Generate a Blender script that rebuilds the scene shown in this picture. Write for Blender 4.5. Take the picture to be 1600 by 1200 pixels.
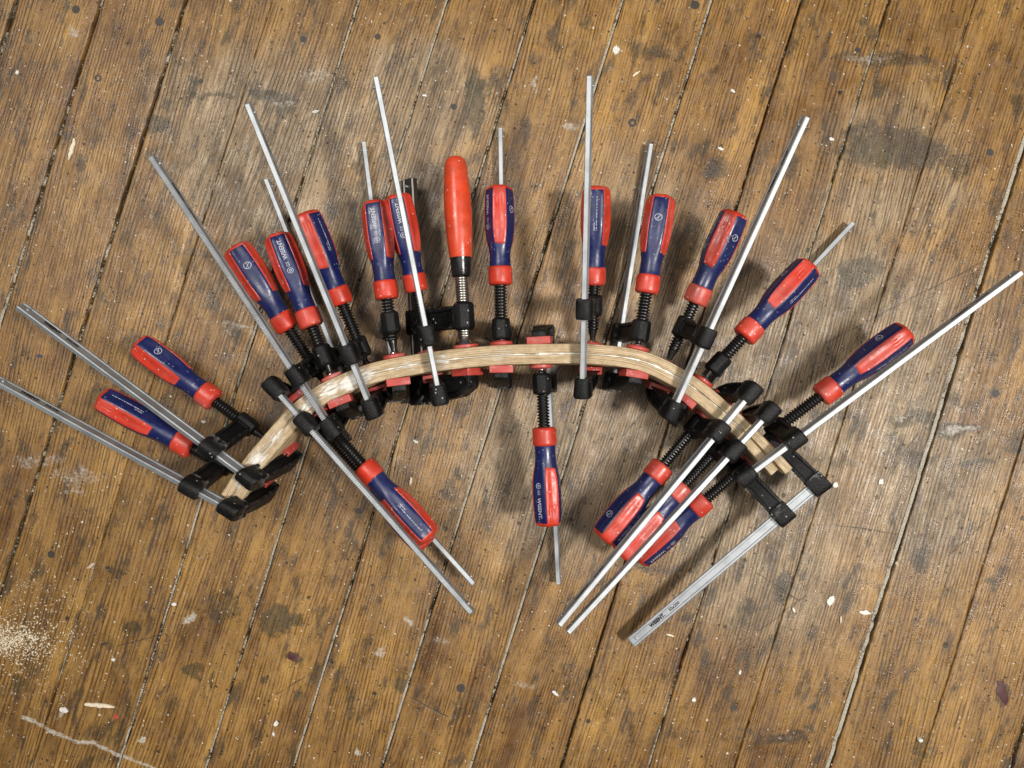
import bpy, bmesh, math, random
import numpy as np
from mathutils import Vector, Matrix

# ------------------------------------------------------------------ scene, camera, light
sc = bpy.context.scene
for o in list(bpy.data.objects):
    bpy.data.objects.remove(o)
COL = sc.collection
MM = 0.001
F_PX = 1202.0            # focal length in photo pixels (1600 wide)
CAM_H = 900.0            # camera height above the boards, mm

cam_d = bpy.data.cameras.new('camera')
cam = bpy.data.objects.new('camera', cam_d)
COL.objects.link(cam)
cam.location = (0, 0, CAM_H * MM)
cam.rotation_euler = (0, 0, 0)
cam_d.sensor_fit = 'HORIZONTAL'
cam_d.sensor_width = 36
cam_d.lens = 36 * F_PX / 1600
cam_d.clip_start = 0.02
cam_d.clip_end = 50
sc.camera = cam

w = bpy.data.worlds.new('World')
sc.world = w
w.use_nodes = True
w.node_tree.nodes['Background'].inputs[0].default_value = (0.86, 0.93, 1.0, 1)
w.node_tree.nodes['Background'].inputs[1].default_value = 0.10

def lamp(name, loc, target, size, size_y, power, color):
    l = bpy.data.lights.new(name, 'AREA')
    l.shape = 'RECTANGLE'
    l.size, l.size_y, l.energy, l.color = size, size_y, power, color
    o = bpy.data.objects.new(name, l)
    COL.objects.link(o)
    o.location = loc
    o.rotation_euler = (Vector(target) - Vector(loc)).to_track_quat('-Z', 'Y').to_euler()
    return o
lamp('workshop_lamp', (1.02, -0.16, 2.0), (0.2, 0, 0), 0.26, 0.26, 58, (1.0, 0.955, 0.89))
lamp('workshop_lamp', (-0.86, 0.66, 2.05), (-0.15, 0.1, 0), 0.55, 0.55, 31, (1.0, 0.955, 0.89))
lamp('ceiling_fill', (0.05, 0.05, 2.4), (0.05, 0.05, 0), 2.0, 1.4, 15, (0.97, 0.99, 1.0))  # added broad overhead fill that brightens the metal rail edges
sc.cycles.max_bounces = 5
sc.cycles.diffuse_bounces = 2
sc.cycles.glossy_bounces = 3
sc.cycles.sample_clamp_indirect = 4
sc.view_settings.view_transform = 'Standard'
sc.view_settings.look = 'None'
sc.view_settings.exposure = -0.22
sc.view_settings.gamma = 1.0

# ------------------------------------------------------------------ helpers
rng = random.Random(5)
def px(x, y, z=0.0):
    """photo pixel seen at height z (mm) -> world point in mm"""
    k = (CAM_H - z) / F_PX
    return Vector(((x - 800) * k, (600 - y) * k, z))

def link(name, mesh, mat=None, parent=None):
    o = bpy.data.objects.new(name, mesh)
    COL.objects.link(o)
    if mat and not mesh.materials:
        mesh.materials.append(mat)
    if parent:
        o.parent = parent
    return o
def tag(o, label=None, cat=None, group=None, kind=None):
    if label: o['label'] = label
    if cat: o['category'] = cat
    if group: o['group'] = group
    if kind: o['kind'] = kind
    return o
def empty(name, loc=(0, 0, 0)):
    o = bpy.data.objects.new(name, None)
    o.empty_display_size = 0.02
    COL.objects.link(o)
    o.location = loc
    return o

class MB:
    """collects vertices (mm) and faces"""
    def __init__(s):
        s.v, s.f = [], []
    def add(s, vs, fs):
        b = len(s.v)
        s.v += [tuple(p) for p in vs]
        s.f += [tuple(i + b for i in f) for f in fs]
        return s
    def rings(s, rings, close=True, cap0=True, cap1=True):
        n = len(rings[0])
        vs = [p for r in rings for p in r]
        fs = []
        for i in range(len(rings) - 1):
            for j in range(n if close else n - 1):
                k = (j + 1) % n
                fs.append((i * n + j, i * n + k, (i + 1) * n + k, (i + 1) * n + j))
        if cap0: fs.append(tuple(range(n - 1, -1, -1)))
        if cap1: fs.append(tuple(range((len(rings) - 1) * n, len(rings) * n)))
        return s.add(vs, fs)
    def lathe(s, prof, n=20, cy=0, cz=0):
        """prof: (x, r) list, axis along x"""
        return s.rings([[(x, cy + r * math.cos(2 * math.pi * j / n), cz + r * math.sin(2 * math.pi * j / n))
                         for j in range(n)] for x, r in prof])
    def prism(s, pts, z0, z1):
        n = len(pts)
        return s.rings([[(x, y, z0) for x, y in pts], [(x, y, z1) for x, y in pts]])
    def box(s, x0, x1, y0, y1, z0, z1):
        return s.prism([(x0, y0), (x1, y0), (x1, y1), (x0, y1)], z0, z1)
    def mesh(s, name, bevel=0, seg=2, smooth=35, recess=None):
        m = bpy.data.meshes.new(name)
        m.from_pydata([(x * MM, y * MM, z * MM) for x, y, z in s.v], [], s.f)
        bm = bmesh.new()
        bm.from_mesh(m)
        bmesh.ops.recalc_face_normals(bm, faces=bm.faces)
        if recess:
            recess(bm)
        if bevel:
            es = [e for e in bm.edges if len(e.link_faces) == 2 and e.calc_face_angle(0) > 0.35]
            bmesh.ops.bevel(bm, geom=es, offset=bevel * MM, segments=seg, profile=0.5, affect='EDGES', clamp_overlap=True)
        bm.to_mesh(m)
        bm.free()
        if smooth:
            m.polygons.foreach_set('use_smooth', [True] * len(m.polygons))
            m.set_sharp_from_angle(angle=math.radians(smooth))
        return m

# numpy value noise
def vnoise(x, y, seed=0):
    xi, yi = np.floor(x).astype(np.int64), np.floor(y).astype(np.int64)
    fx, fy = x - xi, y - yi
    fx, fy = fx * fx * (3 - 2 * fx), fy * fy * (3 - 2 * fy)
    def h(a, b):
        n = (a * 374761393 + b * 668265263 + seed * 1442695041) & 0xffffffff
        n = ((n ^ (n >> 13)) * 1274126177) & 0xffffffff
        return ((n ^ (n >> 16)) & 0xffff) / 65535.0
    return ((h(xi, yi) * (1 - fx) + h(xi + 1, yi) * fx) * (1 - fy)
            + (h(xi, yi + 1) * (1 - fx) + h(xi + 1, yi + 1) * fx) * fy)
def fbm(x, y, seed=0, o=3):
    t, a, s = 0, 0.5, 0
    for i in range(o):
        t = t + a * vnoise(x * 2 ** i, y * 2 ** i, seed + i); s += a; a *= 0.5
    return t / s
def sstep(e0, e1, x):
    t = np.clip((x - e0) / (e1 - e0), 0, 1)
    return t * t * (3 - 2 * t)

# ------------------------------------------------------------------ node helpers
class N:
    def __init__(s, name):
        s.m = bpy.data.materials.new(name)
        s.m.use_nodes = True
        s.t = s.m.node_tree
        s.b = s.t.nodes['Principled BSDF']
    def node(s, typ, ins=None, **kw):
        n = s.t.nodes.new(typ)
        for k, v in kw.items(): setattr(n, k, v)
        for k, v in (ins or {}).items(): s.put(n.inputs[k], v)
        return n
    def put(s, sock, v):
        if isinstance(v, bpy.types.NodeSocket): s.t.links.new(v, sock)
        else:
            if isinstance(v, (tuple, list)) and len(v) == 3 and sock.type == 'RGBA': v = (*v, 1)
            sock.default_value = v
    def math(s, op, a, b=0.0, c=0.0, clamp=False):
        n = s.node('ShaderNodeMath', {0: a, 1: b, 2: c}, operation=op); n.use_clamp = clamp
        return n.outputs[0]
    def vmath(s, op, a, b=(0, 0, 0)):
        n = s.node('ShaderNodeVectorMath', {0: a, 1: b}, operation=op)
        return n.outputs[1] if op in ('DOT_PRODUCT', 'DISTANCE', 'LENGTH') else n.outputs[0]
    def noise(s, vec, scale, detail=3, rough=0.55, dist=0.0):
        return s.node('ShaderNodeTexNoise', {'Vector': vec, 'Scale': scale, 'Detail': detail, 'Roughness': rough, 'Distortion': dist}).outputs[0]
    def ramp(s, fac, stops):
        n = s.node('ShaderNodeValToRGB', {0: fac})
        el = n.color_ramp.elements
        while len(el) < len(stops): el.new(0.5)
        for e, (p, c) in zip(el, stops):
            e.position = p
            e.color = (*c, 1) if isinstance(c, tuple) else (c, c, c, 1)
        return n.outputs[0]
    def rng(s, v, a, b, c=0.0, d=1.0):
        return s.node('ShaderNodeMapRange', {0: v, 1: a, 2: b, 3: c, 4: d}, interpolation_type='SMOOTHSTEP').outputs[0]
    def mix(s, fac, a, b, mode='MIX'):
        n = s.node('ShaderNodeMix', data_type='RGBA', blend_type=mode)
        s.put(n.inputs[0], fac); s.put(n.inputs[6], a); s.put(n.inputs[7], b)
        return n.outputs[2]
    def attr(s, name):
        return s.node('ShaderNodeAttribute', attribute_name=name).outputs[2]
    def out(s, color=None, rough=None, metal=None, bump=None, dist=0.0005, strength=1.0, spec=None, coat=None):
        if color is not None: s.put(s.b.inputs['Base Color'], color)
        if rough is not None: s.put(s.b.inputs['Roughness'], rough)
        if metal is not None: s.put(s.b.inputs['Metallic'], metal)
        if spec is not None: s.put(s.b.inputs['Specular IOR Level'], spec)
        if coat is not None:
            s.put(s.b.inputs['Coat Weight'], coat); s.b.inputs['Coat Roughness'].default_value = 0.25
        if bump is not None:
            bn = s.node('ShaderNodeBump', {'Strength': strength, 'Distance': dist, 'Height': bump})
            s.put(s.b.inputs['Normal'], bn.outputs[0])
        return s.m

def object_coords(n):
    tc = n.node('ShaderNodeTexCoord').outputs['Object']
    rnd = n.node('ShaderNodeObjectInfo').outputs['Random']
    off = n.node('ShaderNodeCombineXYZ', {0: n.math('MULTIPLY', rnd, 7.3), 1: n.math('MULTIPLY', rnd, 3.1), 2: n.math('MULTIPLY', rnd, 5.7)}).outputs[0]
    return tc, n.vmath('ADD', tc, off), rnd

def plastic(name, col, dust=(0.55, 0.5, 0.45), rough=0.34, amount=0.5, fade=0.0):
    n = N(name)
    tc, p, rnd = object_coords(n)
    a = n.noise(p, 60, 4, 0.6)
    c = n.mix(n.rng(a, 0.40, 0.70, 0, 0.45), col, tuple(x * 0.5 for x in col))
    scr = n.rng(n.noise(n.vmath('MULTIPLY', p, (60, 420, 420)), 1.0, 4, 0.75), 0.60, 0.72, 0, 0.35 + fade)
    c = n.mix(n.math('MULTIPLY', scr, n.rng(n.noise(p, 28, 3), 0.45, 0.65)), c, dust)
    haze = n.math('MULTIPLY', n.rng(n.noise(p, 35, 3), 0.42, 0.75, 0.02, 0.12 + fade), n.math('MULTIPLY_ADD', rnd, 1.0, 0.2))
    c = n.mix(haze, c, dust)
    vor = n.node('ShaderNodeTexVoronoi', {'Vector': p, 'Scale': 420.0, 'Randomness': 1.0})
    pick = n.math('GREATER_THAN', n.node('ShaderNodeSeparateColor', {0: vor.outputs['Color']}).outputs[0], 1.0 - 0.10 * amount)
    spot = n.math('MULTIPLY', n.math('LESS_THAN', vor.outputs['Distance'], 0.33), pick)
    c = n.mix(n.math('MULTIPLY', spot, 0.75), c, dust)
    r = n.math('ADD', rough, n.rng(n.noise(p, 90, 4, 0.65), 0.3, 0.75, -0.06, 0.22))
    return n.out(c, r, 0.0, n.math('ADD', n.noise(p, 900, 2), n.math('MULTIPLY', n.noise(p, 120, 2), 2.0)), 0.00012, 0.5, 0.5)

RED = plastic('red_plastic', (0.52, 0.030, 0.010))
RED_CAP = plastic('red_cap_plastic', (0.42, 0.042, 0.028), fade=0.15, rough=0.45)
BLUE = plastic('blue_plastic', (0.0045, 0.0095, 0.074), dust=(0.20, 0.21, 0.25), rough=0.30)
RED_PAINT = plastic('red_lacquer', (0.58, 0.048, 0.010), rough=0.28, amount=0.3)
FERRULE = plastic('black_ferrule', (0.006, 0.006, 0.006), rough=0.2, dust=(0.05, 0.05, 0.05), amount=.2)

def cast_black():
    n = N('black_cast_iron')
    tc, p, rnd = object_coords(n)
    geo = n.node('ShaderNodeNewGeometry')
    ptn = geo.outputs['Pointiness']
    grit = n.noise(p, 700, 3, 0.6)
    wear = n.math('MULTIPLY', n.rng(ptn, 0.53, 0.62), n.rng(n.noise(p, 160, 3), 0.45, 0.65))
    c = n.mix(n.rng(n.noise(p, 45, 4), 0.4, 0.75), (0.0025, 0.0026, 0.0028), (0.009, 0.009, 0.009))
    c = n.mix(n.math('MULTIPLY', wear, 0.55), c, (0.22, 0.21, 0.20))
    vor = n.node('ShaderNodeTexVoronoi', {'Vector': p, 'Scale': 300.0})
    pick = n.math('GREATER_THAN', n.node('ShaderNodeSeparateColor', {0: vor.outputs['Color']}).outputs[0], 0.955)
    spot = n.math('MULTIPLY', n.math('LESS_THAN', vor.outputs['Distance'], 0.25), pick)
    c = n.mix(n.math('MULTIPLY', spot, 0.7), c, (0.42, 0.40, 0.36))
    return n.out(c, n.rng(grit, 0.3, 0.7, 0.36, 0.6), 0.0, grit, 0.0007, 1.0, 0.24)
CAST = cast_black()

def steel(name, col, rough, streak=0.12, metal=1.0):
    n = N(name)
    tc, p, rnd = object_coords(n)
    q = n.vmath('MULTIPLY', p, (18, 600, 600))
    st = n.noise(q, 1.0, 3)
    bl = n.noise(p, 50, 4, 0.6)
    c = n.mix(n.rng(bl, 0.35, 0.7, 0, 0.55), col, tuple(x * 0.55 for x in col))
    c = n.mix(n.rng(st, 0.4, 0.7, 0, 0.3), c, tuple(min(1, x * 1.25) for x in col))
    r = n.math('ADD', rough, n.math('MULTIPLY', st, streak))
    return n.out(c, r, metal, st, 0.00008, 0.4)
ZINC = steel('zinc_plated_steel', (0.47, 0.49, 0.505), 0.56)
DARK_STEEL = steel('dark_bar_steel', (0.16, 0.15, 0.135), 0.36)
BLACK_THREAD = steel('black_oxide_thread', (0.035, 0.034, 0.033), 0.28, 0.1, 0.75)
BRIGHT_THREAD = steel('bright_worn_thread', (0.47, 0.45, 0.41), 0.25)
BALL = steel('polished_ball_steel', (0.75, 0.75, 0.74), 0.12)
def flat(name, col, rough=0.5):
    n = N(name)
    tc, p, rnd = object_coords(n)
    return n.out(n.mix(n.rng(n.noise(p, 500, 2), 0.45, 0.7, 0, 0.6), col, tuple(x * 0.6 for x in col)), rough)
INK_WHITE = flat('white_print', (0.45, 0.47, 0.52))
INK_BLACK = flat('black_print', (0.012, 0.012, 0.013))
CHIP = flat('pale_wood_chip', (0.70, 0.61, 0.46), 0.7)
CHIP_WHITE = flat('white_paint_flake', (0.66, 0.64, 0.58), 0.6)
FELT = flat('pinkish_chip', (0.50, 0.36, 0.27), 0.7)

# ------------------------------------------------------------------ floor boards
PXM = F_PX / CAM_H              # pixels per mm on the floor
ANG = math.atan2(-0.2996, 0.954)
DX, DY = (0.954, -0.2996), (0.2996, 0.954)
def floor_q(xp, yp):
    """photo pixel on the floor -> board coordinates (across, along) in mm"""
    p = px(xp, yp)
    return p.x * DX[0] + p.y * DX[1], p.x * DY[0] + p.y * DY[1]

GAPS = [  # x of the joint at the top of the photo, joint width mm, pale filling 0..1
    (-245, 3.5, .3), (-110, 3.0, .3), (25, 5.0, .15), (158, 3.6, .45), (290, 3.8, .3), (425, 0.6, .4), (560, 2.8, .65), (698, 2.6, .85),
    (835, 2.6, .8), (973, 3.2, .75), (1112, 3.4, .8), (1253, 2.2, .25), (1390, 2.4, .55), (1525, 0.8, .1),
    (1672, 6.6, .9), (1815, 0.8, .2), (1957, 4.2, .4), (2095, 3.0, .4), (2235, 3.0, .4)]
GAPS = [(-245 - 137 * k, 3.0, .3) for k in range(8, 0, -1)] + GAPS + [(2235 + 137 * k, 3.0, .3) for k in range(1, 9)]
GQ = [(floor_q(x, 0)[0], wd, f) for x, wd, f in GAPS]

DARK = [(745, 165, 17, 55, .85), (760, 150, 10, 30, .5), (245, 198, 17, 17, .75), (330, 148, 50, 7, .6), (420, 150, 35, 12, .8), (450, 160, 20, 22, .6), (300, 125, 12, 8, .6),
        (1400, 235, 95, 32, .75), (1360, 210, 50, 25, .6), (1470, 245, 60, 14, .5), (1500, 262, 25, 30, .55), (1120, 265, 26, 22, .65), (1400, 95, 70, 14, .6), (1330, 88, 40, 12, .5), (1020, 80, 28, 16, .6), (1350, 30, 14, 12, .5),
        (1345, 420, 38, 24, .7), (1330, 440, 24, 12, .5), (1495, 672, 40, 13, .8), (1425, 655, 50, 12, .75), (1530, 725, 40, 8, .6), (1425, 715, 28, 18, .6), (1400, 700, 40, 8, .5), (1440, 880, 18, 18, .75), (1585, 690, 16, 20, .6), (1550, 905, 14, 8, .6), (1400, 690, 14, 24, .4), (1555, 612, 12, 10, .6),
        (430, 968, 26, 26, .95), (465, 970, 12, 12, .7), (345, 945, 32, 26, .5), (205, 979, 13, 13, 1.0), (300, 1049, 11, 9, .9), (330, 1064, 8, 13, .9), (458, 1025, 12, 12, .8), (165, 1008, 12, 5, .7), (630, 1075, 10, 14, .95), (552, 1090, 10, 45, .45), (415, 1070, 7, 8, .8), (545, 1115, 10, 20, .5),
        (1228, 1152, 34, 10, .75), (1270, 1140, 14, 8, .6), (1150, 1150, 60, 14, .4), (1565, 1085, 12, 22, .8), (1270, 1106, 8, 7, .8), (1445, 1170, 22, 30, .5), (1230, 920, 26, 24, .6), (1075, 970, 14, 8, .6), (945, 1110, 14, 60, .35), (880, 1060, 30, 60, .4), (1020, 885, 60, 10, .5), (1170, 950, 16, 12, .55),
        (430, 395, 32, 12, .6), (310, 395, 24, 10, .45), (340, 430, 20, 10, .4), (60, 560, 30, 40, .3), (30, 420, 20, 60, .35), (105, 205, 14, 55, .5), (350, 560, 26, 14, .45), (555, 480, 10, 40, .3), (700, 770, 15, 18, .6), (715, 745, 8, 8, .7), (590, 480, 30, 20, .3), (50, 985, 40, 60, .3), (80, 930, 26, 30, .4), (185, 895, 20, 8, .6), (30, 1070, 8, 20, .7), (570, 250, 14, 10, .5), (1000, 540, 30, 40, .35), (1090, 380, 20, 30, .45), (1070, 410, 22, 14, .5), (880, 60, 12, 60, .25), (1200, 60, 10, 120, .35), (1170, 250, 8, 90, .3), (640, 90, 10, 70, .2), (700, 60, 40, 90, .25), (790, 770, 40, 20, .35), (560, 800, 10, 10, .5), (600, 870, 12, 8, .5), (660, 690, 12, 9, .4), (1330, 650, 30, 12, .5), (1310, 720, 50, 12, .45), (1295, 1000, 18, 12, .35), (520, 900, 18, 40, .3)]
PALE = [(60, 720, 60, 12, .5), (120, 745, 60, 14, .5), (115, 765, 20, 10, .5), (445, 160, 25, 9, .55), (490, 115, 35, 14, .5), (850, 190, 35, 25, .35), (1500, 672, 36, 10, .65), (1405, 650, 20, 7, .6), (1055, 240, 14, 9, .3), (1355, 90, 50, 8, .5), (1500, 95, 30, 8, .4), (300, 965, 12, 10, .7), (640, 970, 12, 8, .7), (690, 998, 14, 9, .5), (590, 1015, 10, 10, .6), (560, 1170, 8, 8, .8), (100, 1090, 6, 6, .5), (222, 1155, 9, 7, .8), (112, 45, 8, 11, .65), (90, 1118, 8, 6, .7),
        (820, 1070, 26, 8, .5), (650, 1040, 30, 20, .25), (830, 30, 12, 16, .2), (1360, 180, 20, 30, .2), (1100, 80, 40, 50, .18), (890, 200, 12, 8, .6), (870, 710, 60, 40, .3), (1230, 560, 60, 50, .25), (1300, 640, 90, 40, .2), (700, 790, 20, 14, .45), (1380, 1080, 30, 30, .25), (1225, 1152, 28, 7, .4), (670, 1090, 30, 12, .25), (165, 895, 10, 10, .3), (840, 130, 6, 14, .7), (555, 250, 14, 18, .4), (380, 510, 40, 4, .6), (360, 515, 20, 4, .5), (1010, 945, 14, 12, .3), (1270, 880, 50, 30, .2)]
LINES_PALE = [((35, 1122), (60, 1132)), ((60, 1132), (120, 1158)), ((120, 1158), (145, 1160)), ((145, 1160), (180, 1176)), ((180, 1176), (215, 1190)), ((215, 1190), (250, 1206))]
WEAR_SHEEN = [(430, 230, 190, 1.0), (880, 730, 190, 1.0), (1330, 560, 230, 1.0), (1200, 860, 210, .9), (660, 160, 140, .8), (1400, 260, 160, .8), (640, 330, 200, .7), (1010, 330, 160, .5), (1100, 640, 240, .9), (560, 700, 160, .4), (1440, 760, 180, .8), (300, 160, 120, .5), (1300, 950, 120, .4), (200, 640, 150, .15), (700, 900, 150, .3)]  # worn patches, also painting the grey sheen of lamp glare into the boards
SCRATCH = [((1300, 530), (1545, 405)), ((880, 790), (1010, 640)), ((1140, 1020), (1260, 930)), ((1180, 895), (1250, 940)), ((990, 890), (870, 945)), ((430, 1085), (520, 1030)), ((1300, 820), (1410, 836)), ((180, 1010), (260, 990)), ((1390, 740), (1460, 640)), ((1480, 870), (1570, 790)), ((700, 1120), (640, 1090))]

def floor_attr(X, Y):
    """stain, pale and wear (with painted sheen) of board wood at world position (mm)"""
    xp, yp = X * PXM + 800, 600 - Y * PXM
    wx = xp + 26 * (fbm(xp / 26, yp / 26, 3) - .5)
    wy = yp + 26 * (fbm(xp / 26, yp / 26, 9) - .5)
    def blobs(lst):
        t = np.zeros_like(xp)
        for x, y, rx, ry, s in lst:
            d = np.sqrt(((wx - x) / rx) ** 2 + ((wy - y) / ry) ** 2)
            t = np.maximum(t, min(1, s * 1.15) * (1 - sstep(0.5, 1.5, d)))
        return t
    dark, pale = blobs(DARK), blobs(PALE)
    for (a, b), (c, d) in LINES_PALE:
        L = math.hypot(c - a, d - b); ux, uy = (c - a) / L, (d - b) / L
        s = np.clip((wx * .3 + xp * .7 - a) * ux + (wy * .3 + yp * .7 - b) * uy, 0, L)
        dd = np.hypot(wx * .3 + xp * .7 - a - s * ux, wy * .3 + yp * .7 - b - s * uy)
        pale = np.maximum(pale, 0.85 * (1 - sstep(1.5, 6.5, dd)))
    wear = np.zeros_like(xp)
    for x, y, r, s in WEAR_SHEEN:
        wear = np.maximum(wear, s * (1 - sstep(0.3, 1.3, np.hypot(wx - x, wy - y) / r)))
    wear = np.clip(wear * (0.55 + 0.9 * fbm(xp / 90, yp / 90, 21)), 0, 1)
    return dark, pale, wear

def board_material():
    n = N('old_floor_board')
    tc, p, rnd = object_coords(n)
    sep = n.node('ShaderNodeSeparateXYZ', {0: tc})
    x, y = sep.outputs[0], sep.outputs[1]
    r2 = n.math('FRACT', n.math('MULTIPLY', rnd, 17.31))
    r3 = n.math('FRACT', n.math('MULTIPLY', rnd, 41.77))
    # grain that wanders along the board
    warp = n.noise(n.vmath('MULTIPLY', p, (3.5, 1.3, 1)), 1.0, 2)
    slope = n.math('MULTIPLY_ADD', r2, 0.10, -0.03)
    gx = n.math('ADD', n.math('ADD', x, n.math('MULTIPLY', n.math('SUBTRACT', warp, 0.5), 0.045)), n.math('MULTIPLY', y, slope))
    def gv(sx, sy):
        return n.node('ShaderNodeCombineXYZ', {0: n.math('MULTIPLY', gx, sx), 1: n.math('MULTIPLY', y, sy), 2: n.math('MULTIPLY', rnd, 90.0)}).outputs[0]
    fine = n.noise(gv(640, 46), 1.0, 3, 0.68)
    mid = n.noise(gv(230, 10), 1.0, 2, 0.5)
    coarse = n.noise(gv(45, 2.0), 1.0, 3, 0.55)
    rings = n.math('ADD', n.math('MULTIPLY', gx, n.math('MULTIPLY_ADD', r3, 700.0, 1350.0)), n.math('MULTIPLY', n.noise(gv(26, 2.5), 1.0, 2), 26.0))
    band = n.rng(n.math('SINE', rings), -0.2, 0.95)
    bandamp = n.rng(n.noise(gv(60, 9), 1.0, 3, 0.6), 0.30, 0.62)
    grit = n.noise(p, 620, 3, 0.7)
    grain = n.math('ADD', n.math('MULTIPLY', fine, 0.58), n.math('ADD', n.math('MULTIPLY', mid, 0.22), n.math('MULTIPLY', grit, 0.26)))
    grain = n.math('SUBTRACT', grain, n.math('MULTIPLY', n.math('MULTIPLY', band, bandamp), 0.16))
    g = n.rng(grain, 0.30, 0.62)
    cloud = n.noise(p, 14, 4, 0.6)
    cloud2 = n.noise(p, 45, 4, 0.65)
    # varnished amber wood
    tone = n.math('ADD', n.math('MULTIPLY', coarse, 0.5), n.math('MULTIPLY', cloud, 0.5))
    lightw = n.ramp(tone, [(0.32, (0.130, 0.063, 0.020)), (0.44, (0.258, 0.143, 0.044)), (0.55, (0.358, 0.207, 0.062)), (0.68, (0.470, 0.278, 0.078))])
    darkw = n.ramp(tone, [(0.30, (0.042, 0.020, 0.009)), (0.55, (0.100, 0.050, 0.018)), (0.75, (0.155, 0.080, 0.026))])
    c = n.mix(g, darkw, lightw)
    # worn grey wood, its pale tint also painting in the varnish glare
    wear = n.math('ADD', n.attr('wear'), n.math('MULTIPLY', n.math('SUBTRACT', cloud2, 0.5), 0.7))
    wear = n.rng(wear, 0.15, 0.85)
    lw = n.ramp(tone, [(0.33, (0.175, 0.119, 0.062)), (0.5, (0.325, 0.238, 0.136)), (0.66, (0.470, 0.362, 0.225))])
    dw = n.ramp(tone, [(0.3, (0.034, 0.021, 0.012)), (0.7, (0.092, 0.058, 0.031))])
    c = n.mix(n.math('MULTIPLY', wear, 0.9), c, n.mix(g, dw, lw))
    # per board tint
    c = n.mix(1.0, c, n.ramp(r3, [(0.0, (0.80, 0.76, 0.72)), (0.35, (0.98, 0.94, 0.90)), (0.7, (0.90, 0.85, 0.83)), (1.0, (1.08, 1.05, 0.95))]), 'MULTIPLY')
    # grime in the hollows, dark stains
    grime = n.rng(n.noise(n.vmath('MULTIPLY', p, (60, 22, 1)), 1.0, 5, 0.7), 0.51, 0.66, 0, 0.75)
    c = n.mix(grime, c, (0.042, 0.031, 0.020))
    st = n.math('ADD', n.attr('stain'), n.math('MULTIPLY', n.math('SUBTRACT', n.noise(p, 170, 6, 0.78), 0.5), 1.7))
    st = n.rng(st, 0.29, 0.76, 0, 0.84)
    c = n.mix(n.math('MULTIPLY', st, n.rng(g, 0.0, 1.0, 1.0, 0.8)), c, n.ramp(cloud, [(0.4, (0.040, 0.030, 0.023)), (0.6, (0.045, 0.038, 0.018))]))
    # pits
    def dots(scale, thr, rad, seed):
        v = n.node('ShaderNodeTexVoronoi', {'Vector': n.vmath('ADD', p, (seed, seed, 0)), 'Scale': scale})
        sc_ = n.node('ShaderNodeSeparateColor', {0: v.outputs['Color']})
        pick = n.math('GREATER_THAN', sc_.outputs[0], thr)
        rr = n.math('MULTIPLY', sc_.outputs[1], rad)
        e = n.math('ADD', v.outputs['Distance'], n.math('MULTIPLY', n.noise(p, 900, 2), 0.16))
        return n.math('MULTIPLY', n.rng(n.math('SUBTRACT', rr, n.math('SUBTRACT', e, 0.08)), -0.03, 0.05), pick)
    pits = dots(150, 0.52, 0.24, 3.1)
    pits2 = dots(48, 0.80, 0.16, 8.7)
    pit = n.math('MAXIMUM', pits, pits2)
    c = n.mix(n.math('MULTIPLY', pit, 0.85), c, (0.020, 0.015, 0.010))
    # pale paint and plaster smears
    sm = n.math('ADD', n.attr('pale'), n.math('MULTIPLY', n.math('SUBTRACT', n.noise(p, 260, 4, 0.75), 0.5), 1.3))
    sm = n.rng(sm, 0.45, 0.95, 0, 0.8)
    c = n.mix(sm, c, (0.48, 0.45, 0.39))
    scuff = n.rng(n.noise(n.vmath('MULTIPLY', p, (1, 1, 1)), 75, 7, 0.85), 0.59, 0.72, 0, 0.58)
    c = n.mix(scuff, c, (0.40, 0.35, 0.27))
    spk = dots(210, 0.80, 0.20, 5.5)
    spk2 = dots(60, 0.90, 0.10, 1.7)
    spots = n.math('MAXIMUM', spk, spk2)
    c = n.mix(n.math('MULTIPLY', spots, 0.9), c, (0.66, 0.62, 0.54))
    # long cross scratches
    pos = n.node('ShaderNodeNewGeometry').outputs['Position']
    sp = n.node('ShaderNodeSeparateXYZ', {0: pos})
    scr = None
    wob = n.math('MULTIPLY', n.math('SUBTRACT', n.noise(pos, 25, 2), 0.5), 0.006)
    for (a, b), (cc, d) in SCRATCH:
        A, B = px(a, b) * MM, px(cc, d) * MM
        u = (B - A); L = u.length; u /= L
        al = n.math('ADD', n.math('MULTIPLY', n.math('SUBTRACT', sp.outputs[0], A.x), u.x), n.math('MULTIPLY', n.math('SUBTRACT', sp.outputs[1], A.y), u.y))
        ac = n.math('ADD', n.math('MULTIPLY', n.math('SUBTRACT', sp.outputs[0], A.x), -u.y), n.math('MULTIPLY', n.math('SUBTRACT', sp.outputs[1], A.y), u.x))
        ac = n.math('ABSOLUTE', n.math('ADD', ac, wob))
        m = n.math('MULTIPLY', n.rng(ac, 0.0004, 0.0011, 1, 0), n.math('LESS_THAN', n.math('ABSOLUTE', n.math('SUBTRACT', al, L / 2)), L / 2))
        scr = m if scr is None else n.math('MAXIMUM', scr, m)
    scr = n.math('MULTIPLY', scr, n.rng(cloud2, 0.35, 0.6, 0.2, 0.75))
    c = n.mix(scr, c, (0.035, 0.027, 0.019))
    # relief and gloss
    h = n.math('ADD', n.math('MULTIPLY', g, 0.8), n.math('MULTIPLY', n.noise(p, 300, 5, 0.75), 0.8))
    h = n.math('SUBTRACT', h, n.math('MULTIPLY', pit, 0.8))
    h = n.math('SUBTRACT', h, n.math('MULTIPLY', scr, 0.7))
    h = n.math('ADD', h, n.math('MULTIPLY', n.math('MAXIMUM', spots, sm), 0.4))
    h = n.math('ADD', h, n.math('MULTIPLY', cloud2, 1.2))
    rough = n.math('ADD', n.math('MULTIPLY_ADD', wear, 0.05, 0.22), n.rng(n.noise(p, 48, 5, 0.75), 0.36, 0.64, -0.03, 0.26))
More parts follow.
